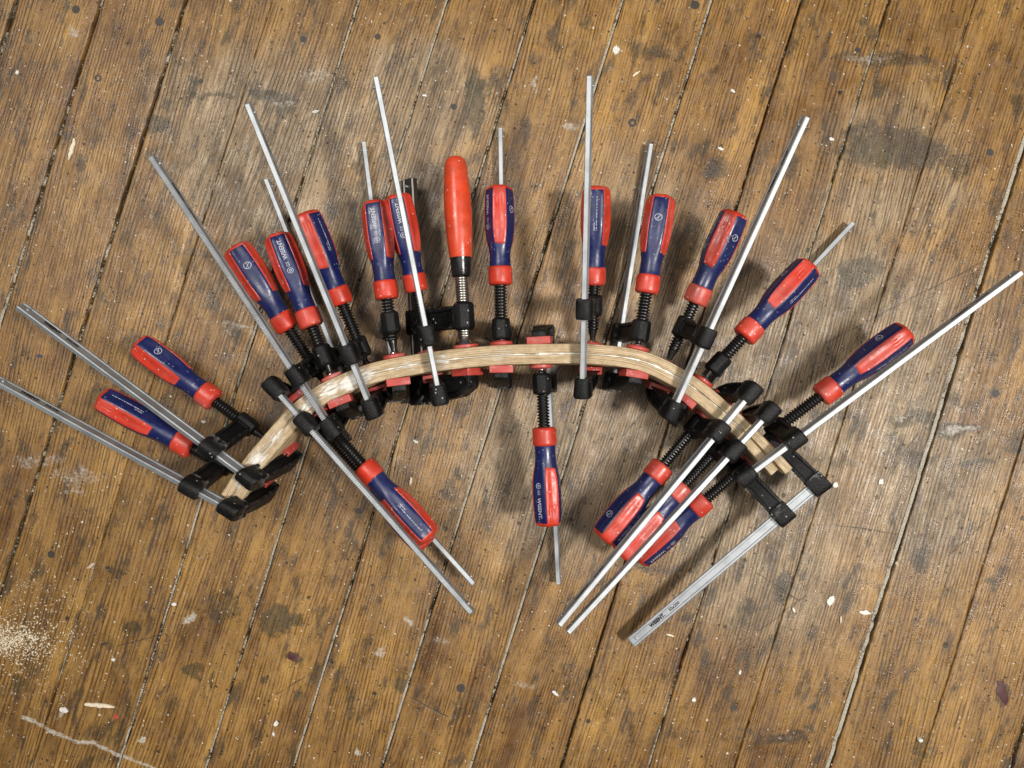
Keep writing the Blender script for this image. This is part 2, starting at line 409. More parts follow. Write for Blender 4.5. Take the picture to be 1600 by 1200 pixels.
    rough = n.math('ADD', rough, n.math('MULTIPLY', n.math('MAXIMUM', spots, sm), 0.2))
    return n.out(c, rough, 0.0, h, 0.0006, 0.64, 0.5)
BOARD = board_material()
SUB = flat('dark_joint_dirt', (0.016, 0.013, 0.010), 0.9)

sub = MB()
sub.box(-1950, 1950, -1950, 1950, -40, -14)
floor = link('floor', sub.mesh('floor'), SUB)
floor.rotation_euler[2] = ANG
tag(floor, kind='structure')

def build_board(q0, q1, idx):
    wd = q1 - q0
    fine = not (q1 < -735 or q0 > 735)
    step = 3.0 if fine else 24.0
    nx = max(3, int(round((wd - 4) / step)))
    tx = np.concatenate([[0, .5, 1.3], np.linspace(2.5, wd - 2.5, nx), [wd - 1.3, wd - .5, wd]])
    ys = np.concatenate([np.linspace(-1900, -690, 30), np.arange(-680, 681, step), np.linspace(690, 1900, 30)])
    TX, YS = np.meshgrid(tx, ys, indexing='ij')
    prof = np.interp(TX, [0, .5, 1.3, 3, wd - 3, wd - 1.3, wd - .5, wd], [-1.6, -.55, -.12, 0, 0, -.12, -.55, -1.6])
    Q = q0 + TX
    # ragged edges
    jl = (fbm(YS / 9, YS * 0 + idx * 7.7, 31, 4) - .45) * 1.7
    jr = (fbm(YS / 9, YS * 0 + idx * 9.1, 57, 4) - .55) * 1.7
    f = TX / wd
    Q = Q + jl * np.clip(1 - f * 6, 0, 1) + jr * np.clip(1 - (1 - f) * 6, 0, 1)
    X, Y = Q * DX[0] + YS * DY[0], Q * DX[1] + YS * DY[1]
    Z = prof + 0.5 * (fbm(X / 60, Y / 60, 77) - .5) - 0.35 * (f - .5) ** 2 * 4 + ((idx * 37) % 7 - 3) * 0.12
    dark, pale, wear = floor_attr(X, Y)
    n0, n1 = TX.shape
    qc = (q0 + q1) / 2
    co = np.stack([(Q - qc) * MM, YS * MM, Z * MM], -1).reshape(-1, 3)
    # side skirts
    low = co.reshape(n0, n1, 3)
    sl, sr = low[0].copy(), low[-1].copy()
    sl[:, 2] = sr[:, 2] = -0.013
    allco = np.concatenate([co, sl, sr])
    I = np.arange(n0 * n1).reshape(n0, n1)
    q = np.stack([I[:-1, :-1], I[1:, :-1], I[1:, 1:], I[:-1, 1:]], -1).reshape(-1, 4)
    S = n0 * n1
    k = np.arange(n1 - 1)
    ql = np.stack([S + k, I[0, k], I[0, k + 1], S + k + 1], -1)
    qr = np.stack([I[-1, k], S + n1 + k, S + n1 + k + 1, I[-1, k + 1]], -1)
    faces = np.concatenate([q, ql, qr])
    m = bpy.data.meshes.new('floorboard')
    m.vertices.add(len(allco)); m.vertices.foreach_set('co', allco.astype(np.float32).ravel())
    m.loops.add(faces.size); m.loops.foreach_set('vertex_index', faces.astype(np.int32).ravel())
    m.polygons.add(len(faces)); m.polygons.foreach_set('loop_start', np.arange(0, faces.size, 4, dtype=np.int32))
    m.update(calc_edges=True)
    m.polygons.foreach_set('use_smooth', [True] * len(faces))
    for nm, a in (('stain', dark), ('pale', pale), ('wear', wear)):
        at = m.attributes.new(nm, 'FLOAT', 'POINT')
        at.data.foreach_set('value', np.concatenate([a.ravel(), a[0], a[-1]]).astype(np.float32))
    o = link('floorboard', m, BOARD, floor)
    o.location = (qc * MM, 0, 0)
    return o, q0, q1
BOARDS = []
for i in range(len(GQ) - 1):
    BOARDS.append(build_board(GQ[i][0] + GQ[i][1] / 2, GQ[i + 1][0] - GQ[i + 1][1] / 2, i))

# dust, putty and dirt packed in the joints
def filler_mat():
    n = N('joint_dust')
    tc, p, rnd = object_coords(n)
    a = n.attr('fill')
    b = n.math('ADD', a, n.math('MULTIPLY', n.math('SUBTRACT', n.noise(p, 420, 5, 0.8), 0.5), 3.4))
    c = n.mix(n.rng(b, 0.42, 0.82), (0.020, 0.016, 0.012), n.ramp(n.noise(p, 800, 2), [(0.3, (0.24, 0.21, 0.165)), (0.7, (0.56, 0.52, 0.43))]))
    return n.out(c, 0.9, 0.0, n.noise(p, 700, 4, 0.7), 0.001, 1.0, 0.2)
FILL = filler_mat()
for i, (q, wd, fl) in enumerate(GQ):
    if not -760 < q < 760: continue
    ys = np.arange(-700, 701, 2.0)
    amt = np.clip(fl * 1.02 + .0 + 1.5 * (fbm(ys / 60, ys * 0 + i * 3.3, 5, 3) - .5) + 0.9 * (fbm(ys / 9, ys * 0 + i * 5.1, 15, 2) - .5), 0, 1.1)
    m = MB()
    wide = wd > 6
    if wide: amt = np.clip(amt + .3 * (ys < 120), 0, 1.25)
    a, b = (-wd / 2 - .3, wd * 0.10) if wide else (-wd / 2 - .4, wd * .28)
    r_ = []
    for y, am in zip(ys, amt):
        t = [a, a + (b - a) * .33, a + (b - a) * .66, b]
        zz = -5.5 + 4.6 * am
        jit = 0.5 * (fbm(np.array([y / 4.]), np.array([i * 1.7]), 12)[0] - .5)
        r_.append([(q + t[0], y, zz - .8), (q + t[1] + jit, y, zz + 1.2 * rng.random() * .6), (q + t[2] + jit, y, zz + 1.2 * rng.random() * .6), (q + t[3] + (1.6 * jit if wide else 0), y, zz - .8)])
    m.rings(r_, close=False, cap0=False, cap1=False)
    me = m.mesh('joint_dust', smooth=60)
    at = me.attributes.new('fill', 'FLOAT', 'POINT')
    at.data.foreach_set('value', np.repeat(amt, 4).astype(np.float32))
    o = link('joint_dust', me, FILL, floor)
    tag(o, kind='stuff')

# old nail heads and plugged holes
NAIL = flat('old_nail_iron', (0.040, 0.031, 0.025), 0.55)
for x, y, r in [(119, 15, 6.5), (249, 34, 7), (153, 122, 6), (131, 225, 2.4), (314, 127, 4), (988, 192, 7), (1086, 8, 7), (709, 167, 5), (720, 1075, 7), (1547, 238, 6), (1145, 1105, 5), (560, 798, 4.5), (80, 866, 6), (1340, 78, 4.5), (590, 57, 5), (1555, 615, 6.5), (474, 62, 5.5)]:
    q, al = floor_q(x, y)
    for bi, (o, q0, q1) in enumerate(BOARDS):
        if q0 < q < q1:
            m = MB()
            r = r / PXM * 1.0
            rings = []
            for rr, z in ((r, -1.2), (r * .97, .02), (r * .8, .12), (r * .35, -.06)):
                rings.append([(rr * math.cos(t * math.pi / 8) * (1 + .08 * math.sin(3 * t + x)), rr * math.sin(t * math.pi / 8), z) for t in range(16)])
            m.rings(rings)
            nh = link('nail_head', m.mesh('nail_head'), NAIL, o)
            nh.location = ((q - (q0 + q1) / 2) * MM, al * MM, (((bi * 37) % 7 - 3) * 0.12 + .12) * MM)

# ------------------------------------------------------------------ bent strip of two glued layers
Z0, Z1 = 30.0, 90.0
CENTER = [(357, 783), (362, 776), (375, 755), (393, 728), (427, 687), (456, 654), (482, 631), (507, 614), (547, 596), (585, 582), (636, 571.5), (692, 563), (760, 556),
          (820, 553.5), (900, 552.5), (940, 554.5), (980, 559), (1015, 568), (1052, 586), (1090, 610), (1126, 640), (1168, 679), (1203, 716), (1226, 742)]
def catmull(P, n=10):
    P = [P[0] * 2 - P[1]] + P + [P[-1] * 2 - P[-2]]
    out = []
    for i in range(1, len(P) - 2):
        for k in range(n):
            t = k / n
            out.append(0.5 * ((2 * P[i]) + (P[i + 1] - P[i - 1]) * t + (2 * P[i - 1] - 5 * P[i] + 4 * P[i + 1] - P[i + 2]) * t * t + (3 * P[i] - P[i - 1] - 3 * P[i + 1] + P[i + 2]) * t ** 3))
    return out + [P[-2]]
LAM = catmull([px(x, y, Z1).xy for x, y in CENTER])
for _ in range(6):
    LAM = [LAM[0]] + [(LAM[i - 1] + 2 * LAM[i] + LAM[i + 1]) / 4 for i in range(1, len(LAM) - 1)] + [LAM[-1]]
TH = 21.0
def lam_frame(i):
    a, b = LAM[max(0, i - 1)], LAM[min(len(LAM) - 1, i + 1)]
    t = (b - a).normalized()
    return t, Vector((-t.y, t.x))     # normal to the outer side (left of travel, up in the photo)
ARC = [0.0]
for i in range(1, len(LAM)): ARC.append(ARC[-1] + (LAM[i] - LAM[i - 1]).length)

def lam_mat():
    n = N('pale_laminated_wood')
    al, ac, gl = n.attr('along'), n.attr('across'), n.attr('glue')
    pos = n.node('ShaderNodeNewGeometry').outputs['Position']
    z = n.node('ShaderNodeSeparateXYZ', {0: pos}).outputs[2]
    def v(sa, sc_, sz): return n.node('ShaderNodeCombineXYZ', {0: n.math('MULTIPLY', al, sa), 1: n.math('MULTIPLY', ac, sc_), 2: n.math('MULTIPLY', z, sz)}).outputs[0]
    s1 = n.noise(v(9, 700, 500), 1.0, 4, 0.65)
    s2 = n.noise(v(16, 300, 200), 1.0, 3, 0.6)
    s3 = n.noise(v(110, 160, 120), 1.0, 4, 0.7)
    s4 = n.noise(v(45, 1900, 900), 1.0, 2, 0.6)
    t = n.math('ADD', n.math('MULTIPLY', s1, 0.30), n.math('ADD', n.math('MULTIPLY', s2, 0.34), n.math('MULTIPLY', s3, 0.36)))
    c = n.ramp(t, [(0.36, (0.24, 0.155, 0.080)), (0.46, (0.40, 0.288, 0.160)), (0.54, (0.50, 0.378, 0.225)), (0.64, (0.58, 0.465, 0.305))])
    # growth lines running the length of each layer
    ph = n.math('ADD', n.math('MULTIPLY', ac, 3300.0), n.math('MULTIPLY', n.noise(v(6, 130, 60), 1.0, 2), 11.0))
    ln = n.rng(n.math('SINE', ph), 0.45, 0.98)
    ln = n.math('MULTIPLY', ln, n.rng(n.noise(v(40, 300, 100), 1.0, 3, 0.7), 0.36, 0.60, 0.30, 0.95))
    c = n.mix(ln, c, (0.17, 0.105, 0.055))
    c = n.mix(n.rng(n.noise(v(160, 900, 500), 1.0, 4, 0.75), 0.60, 0.72, 0, 0.45), c, (0.10, 0.065, 0.038))
    c = n.mix(n.rng(n.noise(v(48, 130, 60), 1.0, 5, 0.75), 0.56, 0.68, 0, 0.38), c, (0.60, 0.55, 0.46))
    g = n.math('ADD', gl, n.math('MULTIPLY', n.math('SUBTRACT', n.noise(v(75, 420, 200), 1.0, 5, 0.75), 0.5), 1.9))
    g = n.rng(g, 0.45, 0.80, 0, 0.85)
    c = n.mix(g, c, (0.74, 0.72, 0.67))
    return n.out(c, n.math('MULTIPLY_ADD', g, -0.15, 0.55), 0.0, n.math('ADD', n.math('ADD', s1, s4), g), 0.0006, 0.7, 0.4)
LAMM = lam_mat()
GLUE = flat('dried_white_glue', (0.74, 0.72, 0.66), 0.35)
strip = empty('bent_wood_strip', px(800, 554, Z1) * MM)
strip.location.z = Z0 * MM
tag(strip, 'curved strip of two pale wood layers standing on edge between all the clamps', 'wood strip')
S0 = strip.location / MM
GL = [(.04, .8), (.08, 1.0), (.12, .8), (.19, .9), (.235, 1.1), (.265, 1.2), (.29, 1.0), (.36, .7), (.41, .8), (.47, .6), (.50, .7), (.56, .45), (.66, .35), (.80, .4), (.9, .35)]
def layer(d0, d1, cut0, cut1):
    m = MB()
    at, ac, ag = [], [], []
    rings = []
    idx = list(range(cut0, len(LAM) - cut1))
    for i in idx:
        t, nn = lam_frame(i)
        f = ARC[i] / ARC[-1]
        op = 0.75 * max(0, (f - .9) / .1) ** 1.5 + 0.5 * max(0, (.08 - f) / .08)
        sg = 1 if d0 + d1 > 0 else -1
        ring = []
        prof = [(d0, Z0), (d0, Z1 - 1), (d0 + .6, Z1 - .2)] + [(d0 + (d1 - d0) * k / 6, Z1) for k in range(1, 6)] + [(d1 - .6, Z1 - .2), (d1, Z1 - 1), (d1, Z0)]
        for d, z in prof:
            zz = z + (0.7 * (fbm(np.array([ARC[i] / 14.]), np.array([d / 2. + 40]), 8)[0] - .5) if z > Z0 + 1 else 0)
            dd = d + sg * op
            p = LAM[i] + nn * dd
            ring.append((p.x - S0.x, p.y - S0.y, zz - S0.z))
            at.append(ARC[i] * MM); ac.append((d + (30 if sg > 0 else 0)) * MM)
            g = max([0] + [a * (1 - min(1, abs(f - q) / .05)) for q, a in GL]) * 1.05
            edge = 1 - min(1, abs(d if abs(d) < 20 else 0) / 9.0)
            ag.append(g * (.45 + .45 * edge) if z > Z0 + 10 else 0)
        rings.append(ring)
    m.rings(rings)
    me = m.mesh('wood_layer', smooth=40)
    for nm, a in (('along', at), ('across', ac), ('glue', ag)):
        x = me.attributes.new(nm, 'FLOAT', 'POINT')
        x.data.foreach_set('value', np.array(a, dtype=np.float32))
    return link('wood_layer', me, LAMM, strip)
layer(0.42, TH / 2, 3, 0)
layer(-TH / 2, -0.42, 0, 4)
# white glue squeezed out along the seam
gm = MB()
rr = []
for i in range(6, len(LAM) - 22):
    t, nn = lam_frame(i)
    k = fbm(np.array([ARC[i] / 9.]), np.array([3.3]), 4)[0]
    h = max(-4.0, (k - .60) * 10.0); wd = 0.40 + max(0, k - .50) * 5.0
    p = LAM[i]
    rr.append([(p.x + nn.x * d - S0.x, p.y + nn.y * d - S0.y, Z1 + z - S0.z) for d, z in ((-wd, -1.5 + min(h, 0)), (-wd * .6, min(.5, h)), (wd * .6, min(.5, h)), (wd, -1.5 + min(h, 0)))])
gm.rings(rr)
tag(link('glue_seam', gm.mesh('glue_seam', smooth=60), GLUE, strip), 'dried white glue along the seam')

# ------------------------------------------------------------------ clamp parts
def text_mesh(s, size, bold=0.0):
    cu = bpy.data.curves.new('lettering', 'FONT')
    cu.body = s; cu.size = size; cu.align_x = 'LEFT'; cu.align_y = 'CENTER'; cu.offset = bold
    cu.resolution_u = 2
    o = bpy.data.objects.new('lettering', cu)
    COL.objects.link(o)
    bpy.context.view_layer.update()
    me = bpy.data.meshes.new_from_object(o.evaluated_get(bpy.context.evaluated_depsgraph_get()))
    bpy.data.objects.remove(o)
    v = [(a.co.x, a.co.y) for a in me.vertices]
    f = [tuple(p.vertices) for p in me.polygons]
    bpy.data.meshes.remove(me)
    return v, f
T_BRAND = text_mesh('WISENT.', 6.0, 0.10)
T_GS = text_mesh('GS', 4.6)
T_RAIL = text_mesh('WISENT.', 5.6, 0.42)
T_SIZE = text_mesh('50x200', 5.0, 0.16)
T_EMB = text_mesh('WISENT', 7.5, 0.1)

def ring2d(r, wd, n=24):
    v = [((r + s * wd / 2) * math.cos(2 * math.pi * k / n), (r + s * wd / 2) * math.sin(2 * math.pi * k / n)) for s in (-1, 1) for k in range(n)]
    f = [(k, (k + 1) % n, n + (k + 1) % n, n + k) for k in range(n)]
    return v, f
def bar2d(x0, y0, x1, y1, wd, n=6):
    L = math.hypot(x1 - x0, y1 - y0); ux, uy = (x1 - x0) / L, (y1 - y0) / L
    v = [(x0 + (x1 - x0) * k / n + s * uy * wd / 2, y0 + (y1 - y0) * k / n - s * ux * wd / 2) for s in (-1, 1) for k in range(n + 1)]
    return v, [(k, k + 1, n + 2 + k, n + 1 + k) for k in range(n)]
def shift(vf, dx, dy): return [(x + dx, y + dy) for x, y in vf[0]], vf[1]

HLEN = 105.0
HPROF = [(0, 10.6), (1.0, 11.9), (3, 12.2), (16, 12.2), (18.5, 11.9), (19.2, 11.0), (24, 10.9), (29, 10.7), (34, 10.9), (39, 11.7), (44, 12.9), (50, 14.0), (57, 14.9),
         (66, 15.4), (76, 15.4), (86, 15.1), (95, 14.7), (99, 14.2), (102, 13.2), (104, 11.6), (105, 9.6)]
def hr(t, th):
    r = np.interp(t, [a for a, _ in HPROF], [b for _, b in HPROF])
    k = np.clip((t - 34) / 16, 0, 1)
    return r * (1 - 0.115 * k * (0.5 + 0.5 * math.cos(6 * th)) ** 1.0)
def hpt(t, th, off=0.0):
    r = hr(t, th) + off
    return (-t, r * math.cos(th), r * math.sin(th))
def handle_meshes():
    n = 48
    ths = [2 * math.pi * k / n for k in range(n)]
    body = MB().rings([[hpt(t, th) for th in ths] for t in [19.0, 20, 24, 29, 34, 39, 44, 50, 57, 66, 76, 86, 95, 99, 101.5, 103.5, 104.6]]).mesh('handle', smooth=50)
    collar = MB().rings([[hpt(t, th, .25 if 1 < t < 18 else 0) for th in ths] for t in [-0.2, .4, 1.2, 3, 10, 16, 17.6, 18.6, 19.3]] ).mesh('collar', smooth=50)
    endc = MB().rings([[hpt(t, th, o) for th in ths] for t, o in [(100.6, -.5), (100.8, .42), (101.8, .5), (103, .5), (104.2, .3), (105, -.2), (105.4, -3.5), (105.0, -5.5)]]).mesh('end_cap', smooth=50)
    # red inlay with rounded lower end, three slots and raised dots near the end
    pv, pf = [], []
    NT, NS = 44, 16
    for i in range(NT + 1):
        t = 41.5 + (101.2 - 41.5) * i / NT
        half = math.radians(29.5) * min(1, 0.86 + (t - 41.5) / 60)
        for j in range(NS + 1):
            s = -1 + 2 * j / NS
            off = 0.55
            if i in (0,) or j in (0, NS): off = -0.5
            elif i == 1 or j in (1, NS - 1): off = 0.42
            u_, tt = s * half, t
            for cx in (-.42, 0, .42):
                e = ((s - cx) / .16) ** 2 + ((tt - 88) / 7.0) ** 2
                if e < 1: off -= 0.5 * (1 - e) ** .5
            e = (s / .62) ** 2 + ((tt - 62) / 15) ** 2
            if e < 1: off -= 0.3 * (1 - e)
            pv.append((t + (1.6 * s if i == 0 else 0), u_, off))
    for i in range(NT):
        for j in range(NS):
            a = i * (NS + 1) + j
            pf.append((a, a + 1, a + NS + 2, a + NS + 1))
    panels = []
    for k in (0, 2, 4):
        m = MB(); m.add([hpt(t, k * math.pi / 3 + u_, off) for t, u_, off in pv], pf)
        panels.append(m.mesh('grip_panel', smooth=40))
    def wrap(vfs, t0, k):
        m = MB()
        for v, f in vfs:
            m.add([hpt(t0 + a, k * math.pi / 3 + b / hr(t0 + a, k * math.pi / 3), 0.14) for a, b in v], f)
        return m.mesh('printed_mark', smooth=0)
    circ = wrap([ring2d(3.5, .55), bar2d(2.3, -2.6, -2.3, 2.6, .5), bar2d(-3.5, 0.2, 3.4, -0.4, .35)], 79, 1)
    txt = wrap([ring2d(2.8, .5), ring2d(1.1, .6, 12), shift(T_GS, 4.2, 0), shift(T_BRAND, 12.6, 0)], 61, 3)
    lines = []
    r = random.Random(3)
    for row, end in ((1.2, 9), (-1.0, 36)):
        a = 0.0
        while a < end:
            wl = r.uniform(.5, .9)
            lines.append(bar2d(a, row, a + wl, row, r.uniform(.6, 1.1), 1))
            a += wl + (.28 if r.random() < .84 else 1.1)
    small = wrap(lines, 58, 5)
    return body, collar, endc, panels, circ, txt, small
HB, HC, HE, HPAN, MCIRC, MTXT, MLINE = handle_meshes()

def rail_mesh(L, big=False, tooth=0.32, xe=-2):
    hd, hw = (9.5, 4.2) if big else (6.5, 2.75)
    pitch = 2.15
    m = MB()
    rings = []
    n = int((L + xe) / (pitch / 2))
    for i in range(n + 1):
        x = -L + (L + xe) * i / n
        e = hd - (0.0 if i % 2 else (0.25 if big else tooth))
        k = hd / 6.5
        half = [(e, hw * .72), (5.4 * k, hw), (3.7 * k, hw), (2.9 * k, hw * .78), (-2.9 * k, hw * .78), (-3.7 * k, hw), (-5.4 * k, hw), (-e, hw * .72)]
        sec = half + [(-y, -z) for y, z in half]
        if i == 0: sec = [(y * .86, z * .8) for y, z in sec]
        rings.append([(x, y, z) for y, z in sec])
    m.rings(rings)
    return m.mesh('rail', smooth=30)

def recess_fn(depth, inset, zmin):
    def fn(bm):
        fs = [f for f in bm.faces if len(f.verts) >= 8 and abs(f.normal.z) > .9]
        for f in fs:
            nz = f.normal.z
            r = bmesh.ops.inset_individual(bm, faces=[f], thickness=inset * MM, depth=0)
            r = bmesh.ops.inset_individual(bm, faces=[f], thickness=0.9 * MM, depth=0)
            for v in f.verts: v.co.z -= math.copysign(depth * MM, nz)
    return fn

def merge(name, parts):
    """join several finished meshes (same local space) into one"""
    bm = bmesh.new()
    for m in parts:
        bm.from_mesh(m)
    me = bpy.data.meshes.new(name)
    bm.to_mesh(me); bm.free()
    for m in parts: bpy.data.meshes.remove(m)
    me.polygons.foreach_set('use_smooth', [True] * len(me.polygons))
    me.set_sharp_from_angle(angle=math.radians(38))
    return me

def socket(k, x0, x1, s0, s1):
    """rail socket: rounded back (-y), flat towards the arm"""
    prof = []
    for i in range(15):
        a = math.pi * i / 14
        c, sn = math.cos(a), math.sin(a)
        prof.append((-11.2 * abs(sn) ** .72, 8.9 * math.copysign(abs(c) ** .72, c)))
    prof = [(10.2, 8.9)] + prof + [(10.2, -8.9)]
    rings = []
    for t, sc_ in ((0, .90), (.06, .97), (.14, 1.0), (.86, 1.0), (.94, .97), (1, .90)):
        f = s0 + (s1 - s0) * t
        rings.append([(x0 + (x1 - x0) * t, y * sc_ * f * k if y < 0 else y, z * sc_ * f * k) for y, z in prof])
    return MB().rings(rings).mesh('b', smooth=50)

def fixed_jaw_mesh(T, k=1.0, skew=0.0, kx=1.0):
    """rail head end at x=0, jaw face at x=-20, arm runs along +y to the spindle line"""
    out = [(-0.6, 6), (-1.2, T * .5), (-3.5, T - 8), (-9, T + 7), (-11, T + 9), (-19, T + 9), (-20, T + 8), (-20, T - 8), (-19.6, T - 10), (-19.2, T - 16), (-19.2, T * .5), (-19.4, 14), (-19.4, 6)]
    a = MB().prism(out, -7.2 * k, 7.2 * k).mesh('a', bevel=1.2, recess=recess_fn(2.6, 3.4, 0))
    b = socket(k, -20, 1.0, .93, 1.06)
    me = merge('fixed_jaw', [a, b])
    for v in me.vertices:
        v.co.x = (-20 * MM + (v.co.x + 20 * MM) * kx) + skew * (v.co.y - T * MM)
    return me

def jaw_cap_mesh(T):
    """red clip-on cap: channel open to the rail side, closed at the tip"""
    wo, wi, th, dp = 12.6, 10.2, 4.0, 8.0
    c = [(-20 - th, -wo), (-20 - th, wo), (-20 - th + dp, wo), (-20 - th + dp, wo - 5.0), (-20 - th + dp - 2.3, wo - 5.0), (-20 - th + dp - 2.3, wi), (-20.0, wi), (-20.0, -wi),
         (-20 - th + dp - 2.3, -wi), (-20 - th + dp - 2.3, -wo + 5), (-20 - th + dp, -wo + 5), (-20 - th + dp, -wo)]
    m = MB()
    n = len(c)
    y0, y1 = T - 11, T + 10
    m.rings([[(x, y, z) for x, z in c] for y in (y0, y1)], cap1=False)
    e = [(-20 - th, -wo), (-20 - th, wo), (-20 - th + dp, wo), (-20 - th + dp, -wo)]
    a = m.mesh('a', bevel=.35, seg=1)
    b = MB().rings([[(x, y, z) for x, z in e] for y in (y1 - .2, y1 + 2.4)]).mesh('b', bevel=.8)
    return merge('jaw_cap', [a, b])

def sliding_arm_mesh(T, k=1.0):
    """rail socket centred on x=0, spindle boss at y=T"""
    out = [(-9.6, 7), (-9.6, T * .35), (-9.4, T * .6), (-9.4, T - 7), (9.4, T - 7), (9.4, T * .6), (9.6, T * .35), (9.6, 7)]
    a = MB().prism(out, -7.0 * k, 7.0 * k).mesh('a', bevel=1.2, recess=recess_fn(2.4, 3.6, 0))
    b = socket(k, -10.5, 10.5, 1.0, 1.0)
    r = 10.4 * k
    pts = lambda s: [(r * s * math.cos(q), r * s * math.sin(q)) for q in [math.pi / 8 + i * math.pi / 4 for i in range(8)]]
    rings = [[(x, T + c, s_) for c, s_ in pts(sc_)] for x, sc_ in ((-11.5, .82), (-9.5, 1.0), (9.0, 1.0), (11.5, .84))]
    c_ = MB().rings(rings).mesh('c', bevel=.8)
    return merge('sliding_arm', [a, b, c_])

def thread_mesh(x0, x1, r0, r1, pitch, neck, n=18):
    """threaded rod from x0 (handle) to x1, tapering to a neck over the last `neck` mm"""
    m = MB()
    rings = []
    st = pitch / 5
    k = int((x1 - neck - x0) / st)
    for i in range(k + 1):
        x = x0 + i * st
        ring = []
        for j in range(n):
            th = 2 * math.pi * j / n
            ph = ((x / pitch) - j / n) % 1.0
            w_ = min(1, max(0, (abs(ph - .5) * 2 - .28) / .34))
            r = r1 + (r0 - r1) * w_
            ring.append((x, r * math.cos(th), r * math.sin(th)))
        rings.append(ring)
    for x, r in ((x1 - neck + .5, r1 + .3), (x1 - neck * .65, r1 * .95), (x1 - neck * .3, 3.2), (x1, 3.0)):
        rings.append([(x, r * math.cos(2 * math.pi * j / n), r * math.sin(2 * math.pi * j / n)) for j in range(n)])
    m.rings(rings)
    return m.mesh('spindle', smooth=32)

def wood_handle_meshes():
    L = 110
    prof = [(0, 9), (-.5, 11.6), (-4, 12.4), (-20, 13.8), (-45, 14.9), (-70, 14.7), (-90, 13.2), (-102, 11.9), (-107, 10.2), (-109.5, 7), (-110, 3)]
    pr = [(0, 9)] + [(x_ * .885, r_) for x_, r_ in prof]
    a = MB().lathe(prof, 32).mesh('handle', smooth=50)
    b = MB().lathe([(20, 8.5), (19.5, 9.6), (18, 10.4), (4, 11.2), (1, 11.6), (-.8, 11.9), (-1.2, 9)], 32).mesh('ferrule', smooth=45)
    return a, b

# ------------------------------------------------------------------ clamps
def lam_hit(P, u):
    """where the horizontal line P + t*u crosses the middle of the strip -> t, outward normal, cos"""
    d = Vector((u.x, u.y)); dl = d.length; d /= dl
    best = None
    for i in range(len(LAM) - 1):
        a, b = LAM[i], LAM[i + 1]
        e = b - a
        den = d.x * e.y - d.y * e.x
        if abs(den) < 1e-9: continue
        ap = a - Vector((P.x, P.y))
        t = (ap.x * e.y - ap.y * e.x) / den
        s = (ap.x * d.y - ap.y * d.x) / den
        lim = 0.001 if 0 < i < len(LAM) - 2 else 30
        if -lim <= s <= 1 + lim and (best is None or abs(t) < abs(best[0])):
            best = (t / dl, i)
    if best is None: return None
    tt, nn = lam_frame(best[1])
    return best[0], nn, abs(d.dot(nn))

def closest_on_line(P, u, xp, yp):
    """parameter of the point of line P+t*u nearest the sight ray of a photo pixel"""
    C = Vector((0, 0, CAM_H)); r = (px(xp, yp, 0) - C).normalized()
    w0 = P - C
    b = u.dot(r); d = u.dot(w0); e = r.dot(w0)
    return (b * e - d) / (1 - b * b)

